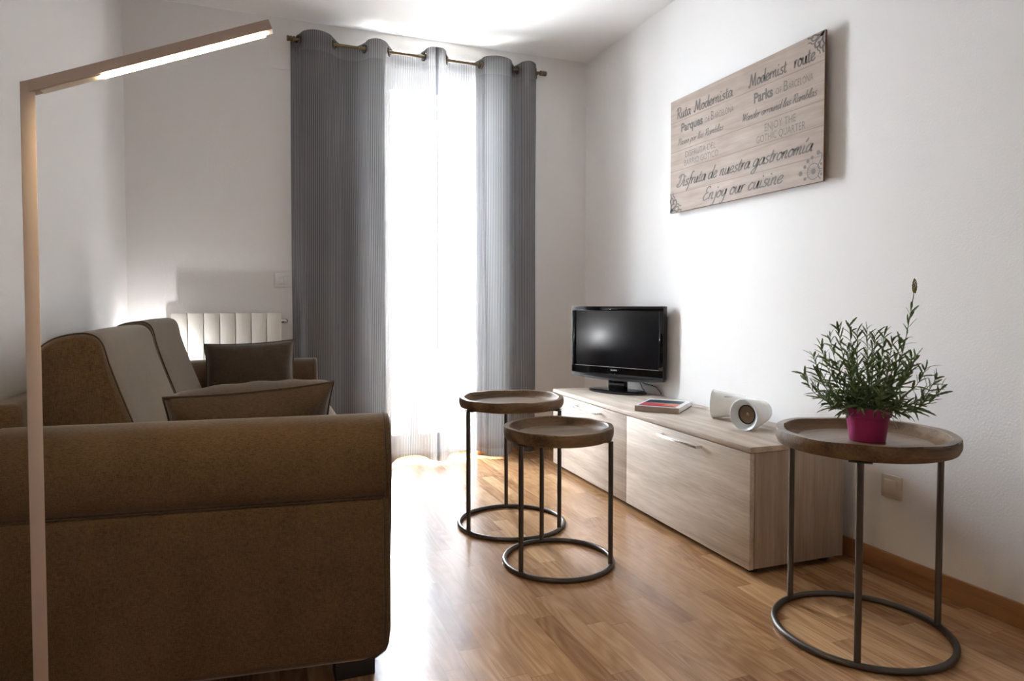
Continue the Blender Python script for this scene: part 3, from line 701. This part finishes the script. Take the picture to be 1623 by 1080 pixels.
# ------------------------------------------------------------------ nesting side tables
def side_table(name, c, rt, ztop, thick, rr, angs, label, seed):
    r = random.Random(seed); t = thing(name, label, 'side table', (c[0], c[1], 0), 'nesting side tables with round wooden trays')
    n = 72; zb = ztop-thick
    prof = [(0, zb), (rt*.93, zb), (rt*.972, zb+.004), (rt*.995, zb+thick*.35), (rt, zb+thick*.6), (rt*.995, ztop-.004), (rt*.988, ztop), (rt*.905, ztop), (rt*.897, ztop-.002), (rt*.880, ztop-.012), (rt*.85, ztop-.020), (rt*.80, ztop-.0255), (rt*.74, ztop-.028), (0, ztop-.028)]
    ph = [r.uniform(0, 6.28) for _ in range(4)]
    v = []; f = []
    for i, (a, z) in enumerate(prof):
        for k in range(n):
            an = 2*PI*k/n
            w = 1+.006*math.sin(2*an+ph[0])+.004*math.sin(5*an+ph[1])+.002*math.sin(11*an+ph[2])
            dz = (.0016*math.sin(3*an+ph[3])+.001*math.sin(9*an+ph[1])) if a > rt*.6 and z > ztop-.02 else 0
            v.append((c[0]+a*w*math.cos(an), c[1]+a*w*math.sin(an), z+dz))
    for i in range(len(prof)-1):
        for k in range(n): f.append((i*n+k, i*n+(k+1) % n, (i+1)*n+(k+1) % n, (i+1)*n+k))
    o = mk('tray', v, f, 'tray', t, smooth=True, sharp=28)
    o.data.materials.append(M_['tray_lit'])
    for p in o.data.polygons:
        zz = sum(o.data.vertices[i].co.z for i in p.vertices)/len(p.vertices)
        rad = math.hypot(p.center.x, p.center.y)
        if zz > ztop-.029 and (rad < rt*.76 or rt*.893 < rad < rt*.992 and zz > ztop-.003): p.material_index = 1  # rim top and bowl floor coloured as lit, inner wall left darker as shade
    q = G(); q.tube([(c[0]+rr*math.cos(2*PI*k/64), c[1]+rr*math.sin(2*PI*k/64), .0092) for k in range(64)], .009, 12, closed=True); q.mk('base_ring', 'metal', t, smooth=True)
    for a in angs:
        a = math.radians(a); x, y = c[0]+(rr-.004)*math.cos(a), c[1]+(rr-.004)*math.sin(a)
        q = G(); q.tube([(x, y, .014), (x, y, zb-.0032)], .009, 14); lg = q.mk('leg', 'metal', t, smooth=True)
        q = G(); ta = (-math.sin(a), math.cos(a)); ra = (math.cos(a), math.sin(a))
        TP = lambda u, w, z: (x+ta[0]*u+ra[0]*w, y+ta[1]*u+ra[1]*w, z)
        q.box((-.028, -.026, zb-.003), (.028, -.001, zb-.0002), TP); q.mk('mounting_plate', 'metal', lg)
    return t
side_table('side_table', (1.650, 1.414), .2395, .588, .045, .235, (101, -19, -141), 'tallest round wooden tray table, with the potted plant on it, near the right wall', 1)
side_table('side_table', (1.057, 2.681), .2265, .556, .044, .226, (-165, 75, -47), 'round wooden tray table nearest the curtains, standing behind a smaller one', 2)
side_table('side_table', (1.060, 2.219), .2015, .507, .046, .199, (-157, 84, -40), 'smallest round wooden tray table, standing in front of the one by the curtains', 3)

# ------------------------------------------------------------------ potted lavender
pc = (1.656, 1.407); pz = .5606
plant = thing('potted_plant', 'lavender plant in a magenta plastic pot on the tall tray table', 'potted plant', (pc[0], pc[1], pz))
q = G(); q.lathe([(0, pz), (.0455, pz), (.047, pz+.002), (.0565, pz+.070), (.0572, pz+.0705), (.061, pz+.0715), (.0635, pz+.094), (.0630, pz+.096), (.0612, pz+.096), (.0595, pz+.088), (.0555, pz+.083), (0, pz+.083)], (pc[0], pc[1], 0), 56); q.mk('pot', 'pot', plant, smooth=True)
q = G(); q.lathe([(0, pz+.0875), (.03, pz+.088), (.0585, pz+.0862), (.0585, pz+.0835), (0, pz+.0835)], (pc[0], pc[1], 0), 28); q.mk('soil', 'soil', plant, smooth=True)
rv = Vector((.647, -.763, 0)); fv = Vector((.763, .647, 0))
lv = G(); sv = G(); zs = pz+.085
def leafblade(p, d, ln, wd):
    d = d.normalized(); s = d.cross(Vector((0, 0, 1)));
    if s.length < .05: s = Vector((1, 0, 0))
    s.normalize(); roll = rnd.uniform(-1.4, 1.4); nn = s.cross(d).normalized(); s = s*math.cos(roll)+nn*math.sin(roll); nn = s.cross(d).normalized()
    bend = rnd.uniform(-.35, .25); v = []; K = 7
    for i in range(K+1):
        t = i/K; w = wd*(math.sin(PI*min(1, (t*.86+.1)))**.7)*(1 if t < 1 else .15)
        w *= (1+.14*(-1)**i)
        c = p+d*ln*t+nn*ln*bend*t*t+Vector((0, 0, -.10*ln*t*t))
        v += [c+s*w*.5+nn*w*.18, c, c-s*w*.5+nn*w*.18]
    f = []
    for i in range(K):
        a = 3*i; f += [(a, a+1, a+4, a+3), (a+1, a+2, a+5, a+4)]
    lv.add(v, f)
def shoot(base, tip, bow, nl, l0, l1, r0=.0016):
    P = catmull([base, base.lerp(tip, .5)+bow, tip], 10); sv.tube(P, [r0*(1-.6*i/(len(P)-1)) for i in range(len(P))], 6)
    m = len(P)
    for k in range(nl):
        t = .12+.88*(k+rnd.uniform(-.3, .3))/nl; t = max(.08, min(1, t)); i = min(m-2, int(t*(m-1))); p = P[i].lerp(P[i+1], t*(m-1)-i)
        ax = (P[i+1]-P[i]).normalized(); a = k*2.4+rnd.uniform(-.5, .5)
        u = ax.cross(Vector((.3, .5, .81))).normalized(); w = ax.cross(u)
        out = u*math.cos(a)+w*math.sin(a); sp = rnd.uniform(.55, 1.15)*(1-.35*t)
        leafblade(p, ax*math.cos(sp)+out*math.sin(sp), rnd.uniform(l0, l1)*(1-.25*t), rnd.uniform(.0052, .0078))
def at(l, dpt, z): return Vector((pc[0], pc[1], 0))+rv*l+fv*dpt+Vector((0, 0, z))
tips = [(-.172,.0,.745,9),(-.150,.03,.80,14),(-.125,-.03,.835,16),(-.105,.05,.86,16),(-.080,-.02,.885,18),(-.052,.03,.892,18),(-.030,-.05,.875,18),(-.006,.04,.88,18),(.015,-.02,.865,18),(.040,.05,.87,18),(.058,-.04,.855,18),(.080,.02,.85,16),(.118,.02,.81,16),(.140,-.03,.78,16),(.168,.02,.752,14),(.180,-.01,.725,11),(.150,.05,.72,12),(-.135,-.05,.76,14),(-.10,-.07,.79,14),(-.05,-.08,.80,16),(.0,-.085,.79,16),(.05,-.08,.785,16),(.10,-.06,.79,14),(.11,.07,.80,14),(-.06,.08,.83,14),(.01,.09,.83,14),(-.145,.04,.71,12),(-.09,-.09,.71,12),(-.03,-.10,.72,14),(.03,-.10,.71,14),(.085,-.085,.71,12),(.135,-.06,.69,11),(-.11,-.05,.685,10),(-.02,-.06,.76,16),(.03,.0,.80,16),(-.04,.0,.82,16),(.07,-.03,.77,14),(-.08,.0,.78,14)]
for l, dd, z, n in tips:
    b = at(l*.22+rnd.uniform(-.01, .01), dd*.25+rnd.uniform(-.01, .01), zs)
    shoot(b, at(l, dd, z), rv*l*.16+Vector((0, 0, -.012 if z < .76 else .006)), n+8, .032, .056)
# long flowering shoot
P0 = at(.03, .0, zs); PT = at(.104, 0, .945)
shoot(P0, PT, rv*.012, 30, .030, .050, .0019)
# a few sprays drooping over the rim
for l, dd, z, n in ((-.085, -.04, .655, 6), (-.06, -.075, .645, 6), (.075, -.05, .64, 6), (.115, -.045, .655, 8), (-.125, -.02, .672, 6), (-.02, -.085, .655, 6)):
    shoot(at(l*.45, dd*.45, zs+.004), at(l, dd, z), Vector((0, 0, .025)), n+2, .02, .036, .0011)
for k in range(150):
    a = rnd.uniform(0, 2*PI); rr_ = rnd.uniform(.01, .06); p = at(rr_*math.cos(a), rr_*math.sin(a), zs+rnd.uniform(.003, .075)); leafblade(p, Vector((math.cos(a)*.8+rnd.uniform(-.4, .4), math.sin(a)*.8+rnd.uniform(-.4, .4), rnd.uniform(-.2, .9))), rnd.uniform(.026, .046), rnd.uniform(.006, .009))
fo = lv.mk('foliage', 'leaf', plant, smooth=True); sv.mk('stem', 'stem', plant, smooth=True)
q = G(); q.tube([PT, at(.109, 0, .99)], .0011, 8); fs_ = q.mk('flower_stalk', 'stem', plant, smooth=True)
q = G()
for k in range(34):
    t = k/33; a = k*2.4; rr_ = .0050*math.sin(PI*(.12+.8*t))
    c = at(.1095+rr_*math.cos(a), rr_*math.sin(a), .986+.036*t); q.ico(c, .0029*(1-.45*t), 1, (1, 1, 1.5))
q.mk('flower_bud', 'bud', fs_, smooth=True)

# ------------------------------------------------------------------ floor lamp
lamp = thing('floor_lamp', 'slim angled floor lamp with lit strip standing in front of the sofa', 'floor lamp', (-.325, 1.268, 0))
vx = Vector((.969, .245, 0)); vy = Vector((-.245, .969, 0)); lo = Vector((-.3165, 1.266, 0))
LT = lambda a, b, z: tuple(lo+vx*a+vy*b+Vector((0, 0, z)))
PW = .0098; ZT = 1.298
tipv = Vector((.036, 1.239, 0))-lo; ax_ = tipv.normalized(); bx_ = Vector((-ax_.y, ax_.x, 0))
ang = math.atan2(.139, .3577); ca, sa = math.cos(ang), math.sin(ang); AL = .3836; AH = .0175
q = G(); q.box((-PW, -.0125, .012), (PW, .0115, ZT), LT)
for i in range(len(q.v)):          # mitred head follows the arm's slope
    p = Vector(q.v[i])
    if p.z > 1: q.v[i] = (p.x, p.y, ZT+((p-lo).dot(ax_))*math.tan(ang)-.0006)
pole = q.mk('pole', 'lamp', lamp, bevel=.001)
A0 = lo+Vector((0, 0, ZT))
def AT(a, b, z):                   # along the arm, across it, up from its top edge
    return tuple(A0+ax_*(a*ca-z*sa)+bx_*b+Vector((0, 0, a*sa+z*ca)))
q = G(); q.box((-PW*.6, -.0115, -AH), (AL, .0115, 0), AT); q.mk('arm', 'lamp', lamp, bevel=.001)
q = G(); q.box((.105, -.0058, -AH-.0035), (AL-.014, .0058, -AH-.0004), AT); q.mk('light_strip', 'led', lamp)
q = G(); q.box((.014, -.009, -AH-.0018), (.1045, .009, -AH-.0004), AT); q.mk('arm_underside', 'lampw', lamp)
q = G(); q.box((-.13, -.10, 0), (.13, .10, .011), LT); q.mk('base', 'lamp', lamp, bevel=.002)

# ------------------------------------------------------------------ sofa
sofa = thing('sofa', 'brown woven two-seat sofa with rolled arms along the left wall', 'sofa', (-.1, 2.66, 0))
def arm(front, yaw, depth, flip, R=.098, zc=.573, foot=True):
    """rolled arm. front = outer lower front corner; runs back from there. flip=+1: outer side toward -y"""
    a = Vector((-math.cos(yaw), math.sin(yaw), 0)); nn = Vector((-math.sin(yaw), -math.cos(yaw), 0))*flip   # a: to the back, nn: outward
    o = Vector(front)
    sec = []   # (outward, z, front setback)
    zb = .068
    sec += [(-.012, zb, .012), (0, zb+.012, .004)]
    for z in (.088, .097, .108, .125, .2, .3, .4, .455): sec.append((.002, z, .0))
    sec.append((-.004, .474, .003))
    c0 = -.088
    roll = catmull([(-.006,.478,0),(.006,.494,0),(.013,.53,0),(.014,.575,0),(.004,.62,0),(-.022,.655,0),(-.055,.669,0),(-.09,.671,0),(-.13,.66,0),(-.163,.627,0),(-.178,.58,0),(-.170,.53,0),(-.152,.48,0)], 3)
    for p in roll: sec.append((p.x, p.y, -.004))
    for z in (.44, .3, .2, .125, .108, .097, .088, .08): sec.append((c0-R*.62, z, .0))
    sec.append((c0-R*.62, zb, .012))
    m = len(sec); cy = sum(s[0] for s in sec)/m; cz = sum(s[1] for s in sec)/m
    def corner(z): return 0 if z > .125 else .045*(1-math.sqrt(max(0, 1-((.125-z)/.058)**2)))
    rings = []
    for r_, s_ in ((.62, -.006), (.86, -.005), (.95, -.002), (.985, .005), (1.0, .018), (1.0, .06), (1.0, depth*.3), (1.0, depth*.6), (1.0, depth-.02), (.97, depth), (.6, depth)):
        ring = []
        for w, z, sb in sec:
            f = corner(z)+sb if s_ < .1 else 0
            c_w, c_z = (c0, zc) if z > .478 else (-.07, .28)
            W_ = c_w+(w-c_w)*(1-(1-r_)*(.35 if r_ > .9 else 1)); Z_ = c_z+(z-c_z)*(1-(1-r_)*(.35 if r_ > .9 else 1))
            ring.append(o+a*(s_+f)+nn*W_+Vector((0, 0, Z_)))
        rings.append(ring)
    v = [p for r_ in rings for p in r_]; f = []
    for i in range(len(rings)-1):
        for k in range(m): f.append((i*m+k, i*m+(k+1) % m, (i+1)*m+(k+1) % m, (i+1)*m+k))
    f.append(tuple(range(m))); f.append(tuple((len(rings)-1)*m+k for k in range(m))[::-1])
    ar = mk('arm', v, f, 'sofa', sofa, smooth=True, sharp=75)
    q = G(); path = [o+a*(.010+corner(z)+sb)+nn*(w+(.0015 if w > c0 else -.0015))+Vector((0, 0, z+(.0015 if z > zc else 0))) for w, z, sb in sec]
    q.tube(path, .0024, 8); q.mk('piping', 'pipe', ar, smooth=True)
    return ar, a, nn
Y7 = math.radians(7.0)
near, na, nn_ = arm((.318, 1.637, 0), Y7, .855, 1)
# seam under the roll
q = G(); o = Vector((.318, 1.637, 0)); q.tube([o+na*s+nn_*(-.0015)+Vector((0, 0, .4755)) for s in (.012, .3, .6, .85)], .0016, 8); q.mk('seam', 'pipe', near, smooth=True)
far, fa, fn = arm((.338, 3.735, 0), Y7*.9, .80, -1)
q = G()
SA = math.radians(1.1); se = Vector((math.sin(SA), math.cos(SA), 0)); sd = Vector((math.cos(SA), -math.sin(SA), 0))   # along the sofa, toward the room
def SP(x, t, z):   # x measured toward the room at the near end, t along the sofa from y = 1.85
    p = Vector((x, 1.85, 0))+se*t+Vector((0, 0, z)); return tuple(p)
q = G(); q.box((-.47, -.02, .075), (.30, 1.74, .295), SP); q.mk('base', 'sofa', sofa, bevel=.015, bseg=3)
q = G(); q.box((-.566, -.02, .07), (-.485, 1.76, .722), SP); q.mk('back_frame', 'sofa', sofa, bevel=.022, bseg=4)
def loft(name, secf, t0, t1, m, parent, n=16, round_=.03):
    """soft block: a section (x, z list) carried along the sofa, ends rounded"""
    rings = []
    ts = [(0, .90), (.006, .955), (.016, .985), (round_, 1)]; L_ = t1-t0
    seq = [(t, s) for t, s in ts]+[(L_*k/n, 1) for k in range(2, n-1)]+[(L_-t, s) for t, s in reversed(ts)]
    for t, s in seq:
        sec = secf(t/L_); cx = sum(p[0] for p in sec)/len(sec); cz = sum(p[1] for p in sec)/len(sec)
        hx = max(p[0] for p in sec)-cx; ins = (1-s)
        ring = []
        for x, z in sec:
            dx, dz = x-cx, z-cz; dl = math.hypot(dx, dz); k = 1-ins*.14/max(dl, .05)
            ring.append(SP(cx+dx*k, t0+t, cz+dz*k))
        rings.append(ring)
    k_ = len(rings[0]); v = [p for r_ in rings for p in r_]; f = []
    for i in range(len(rings)-1):
        for k in range(k_): f.append((i*k_+k, i*k_+(k+1) % k_, (i+1)*k_+(k+1) % k_, (i+1)*k_+k))
    f.append(tuple(range(k_))); f.append(tuple((len(rings)-1)*k_+k for k in range(k_))[::-1])
    return mk(name, v, f, m, parent, smooth=True, sharp=75), rings
def backsec(dx, dz, bul):
    def fn_(t):
        b = bul*math.sin(PI*min(1, max(0, t)))
        P = catmull([(-.480+dx,.45,0),(-.484+dx,.60,0),(-.486+dx,.74,0),(-.480+dx,.822,0),(-.452+dx,.857+dz,0),(-.405+dx,.874+dz+b*.3,0),(-.362+dx,.874+dz+b*.4,0),(-.337+dx+b*.3,.852+dz,0),(-.322+dx+b,.80,0),(-.300+dx+b*1.4,.73,0),(-.262+dx+b*1.2,.62,0),(-.225+dx+b,.52,0),(-.205+dx,.465,0),(-.23+dx,.452,0)], 5, closed=True)
        return [(p.x, p.y) for p in P]
    return fn_
bc1, r1 = loft('back_cushion', backsec(-.008, .002, .010), .085, .905, 'sofa', sofa)
bc2, r2 = loft('back_cushion', backsec(-.008, .012, .008), .912, 1.735, 'sofa', sofa)
for bc, rg in ((bc1, r1), (bc2, r2)):
    q = G(); path = [Vector(p) for p in rg[2]][14:58]; cen = sum((Vector(p) for p in rg[2]), Vector())/len(rg[2])
    q.tube([p+(p-cen).normalized()*.002 for p in path], .0022, 8); q.mk('piping', 'pipe', bc, smooth=True)
def seatsec(t):
    P = catmull([(-.35,.30,0),(.30,.30,0),(.350,.315,0),(.372,.36,0),(.370,.41,0),(.345,.445,0),(.30,.458,0),(.1,.464,0),(-.15,.458,0),(-.35,.452,0)], 5, closed=True)
    return [(p.x, p.y) for p in P]
loft('seat_cushion', seatsec, .04, .86, 'sofa', sofa); loft('seat_cushion', seatsec, .868, 1.70, 'sofa', sofa)
for x, y in ((.245, 1.735), (-.42, 1.80), (.25, 3.62), (-.42, 3.60)):
    q = G(); q.box((x-.05, y-.03, 0), (x+.05, y+.03, .0665 if y < 2 else .0675)); q.mk('foot', 'rubber', sofa, bevel=.003)

# ------------------------------------------------------------------ throw pillows
def pillow(c, ux, uz, w, h, th, label, seed):
    """knife-edge cushion: c centre, ux along its width, uz up its face"""
    r = random.Random(seed); ux = Vector(ux).normalized(); uz = Vector(uz).normalized(); un = ux.cross(uz).normalized(); c = Vector(c)
    t = thing('throw_pillow', label, 'pillow', tuple(c-uz*h*.5), 'brown throw pillows on the sofa')
    n = 22; V = []; F = []
    def outline(u, v):     # pinched sides, pointed corners
        x = u*(1-.055*(1-v*v)**1.0); z = v*(1-.07*(1-u*u)**1.0)
        return x*w*.5, z*h*.5
    ph = [r.uniform(0, 6.28) for _ in range(4)]
    for sgn in (1, -1):
        for i in range(n+1):
            for j in range(n+1):
                u, v = -1+2*i/n, -1+2*j/n; x, z = outline(u, v)
                e = max(0, (1-u*u)*(1-v*v)); d = th*.5*(e**.42)
                d *= 1+.06*math.sin(3*u+ph[0])*math.sin(2.5*v+ph[1])
                wr = .004*math.sin(14*u+6*v+ph[2])*(1-e)*min(1, e*8)
                V.append(c+ux*x+uz*z+un*(sgn*(d+.001)+wr))
    m = (n+1)**2
    for s in (0, 1):
        for i in range(n):
            for j in range(n):
                a = s*m+i*(n+1)+j; F.append((a, a+1, a+n+2, a+n+1))
    bd_ = [(i, 0) for i in range(n)]+[(n, j) for j in range(n)]+[(i, n) for i in range(n, 0, -1)]+[(0, j) for j in range(n, 0, -1)]
    idx = [i*(n+1)+j for i, j in bd_]
    for k in range(len(idx)): F.append((idx[k], idx[(k+1) % len(idx)], m+idx[(k+1) % len(idx)], m+idx[k]))
    b = mk('cushion', V, F, 'pillow', t, smooth=True, sharp=60)
    q = G(); q.tube([(V[i]+V[m+i])*.5+((V[i]+V[m+i])*.5-c).normalized()*.002 for i in idx], .0028, 8, closed=True); q.mk('piping', 'pipe', t, smooth=True)
    return t
pillow((.008, 1.988, .602), (1, -.05, .06), (0, -.70, 1), .422, .30, .23, 'brown throw pillow leaning inside the sofa arm nearest the floor lamp', 5)
pillow((.012, 3.445, .618), (1, -.03, .04), (.0, .17, 1), .405, .31, .17, 'dark brown throw pillow against the sofa arm by the radiator', 6)

# ------------------------------------------------------------------ light
def area(name, loc, rot, sx, sy, power, col, spread=PI):
    l = bpy.data.lights.new(name, 'AREA'); l.shape = 'RECTANGLE'; l.size = sx; l.size_y = sy; l.energy = power; l.color = col; l.spread = spread
    o = bpy.data.objects.new(name, l); COL.objects.link(o); o.location = loc; o.rotation_euler = rot; return o
area('daylight', (.0, YB+2.5, 1.9), (math.radians(-86), 0, math.radians(20)), 3.4, 3.4, 6600, (.90, .95, 1.0))
area('rear_fill', (.7, YF+.15, 1.45), (math.radians(90), 0, 0), 1.8, 1.5, 3, (1.0, .95, .90))  # added fill lamp behind the camera; the front wall has no window
sun = bpy.data.lights.new('sun', 'SUN'); sun.energy = 75.0; sun.angle = math.radians(1.0); sun.color = (1, .96, .9)
so = bpy.data.objects.new('sun', sun); COL.objects.link(so); so.rotation_euler = (math.radians(-3), math.radians(-42), 0)
lowl = bpy.data.lights.new('flash_behind_sofa', 'POINT'); lowl.energy = 3.2; lowl.shadow_soft_size = .012; lowl.color = (.95, .97, 1)
lo2 = bpy.data.objects.new('flash_behind_sofa', lowl); COL.objects.link(lo2); lo2.location = (-.392, 3.80, .665)
w = bpy.data.worlds.new('sky'); S.world = w; w.use_nodes = True
bg = w.node_tree.nodes['Background']; bg.inputs[0].default_value = (.92, .96, 1, 1); bg.inputs[1].default_value = 7.0

# ------------------------------------------------------------------ camera
cd = bpy.data.cameras.new('camera'); cam = bpy.data.objects.new('camera', cd); COL.objects.link(cam)
cd.sensor_fit = 'HORIZONTAL'; cd.sensor_width = 36; cd.lens = 1061.4/1623*36; cd.shift_y = -(540-517.42)/1623; cd.clip_start = .02
cam.location = (0, 0, .95)
yaw, pit = .376258, .0319677
Fw = Vector((math.sin(yaw)*math.cos(pit), math.cos(yaw)*math.cos(pit), -math.sin(pit)))
Rt = Vector((math.cos(yaw), -math.sin(yaw), 0)); Up = Rt.cross(Fw)
cam.rotation_euler = Matrix((Rt, Up, -Fw)).transposed().to_euler()
S.camera = cam
vs = S.view_settings; S.display_settings.display_device = 'sRGB'
vs.view_transform = 'Standard'; vs.look = 'None'; vs.exposure = 0.7; vs.gamma = 1; vs.use_curve_mapping = False
S.cycles.use_denoising = True; S.cycles.max_bounces = 12; S.cycles.transparent_max_bounces = 24; S.cycles.diffuse_bounces = 6
S.cycles.sample_clamp_indirect = 60; S.cycles.caustics_reflective = False
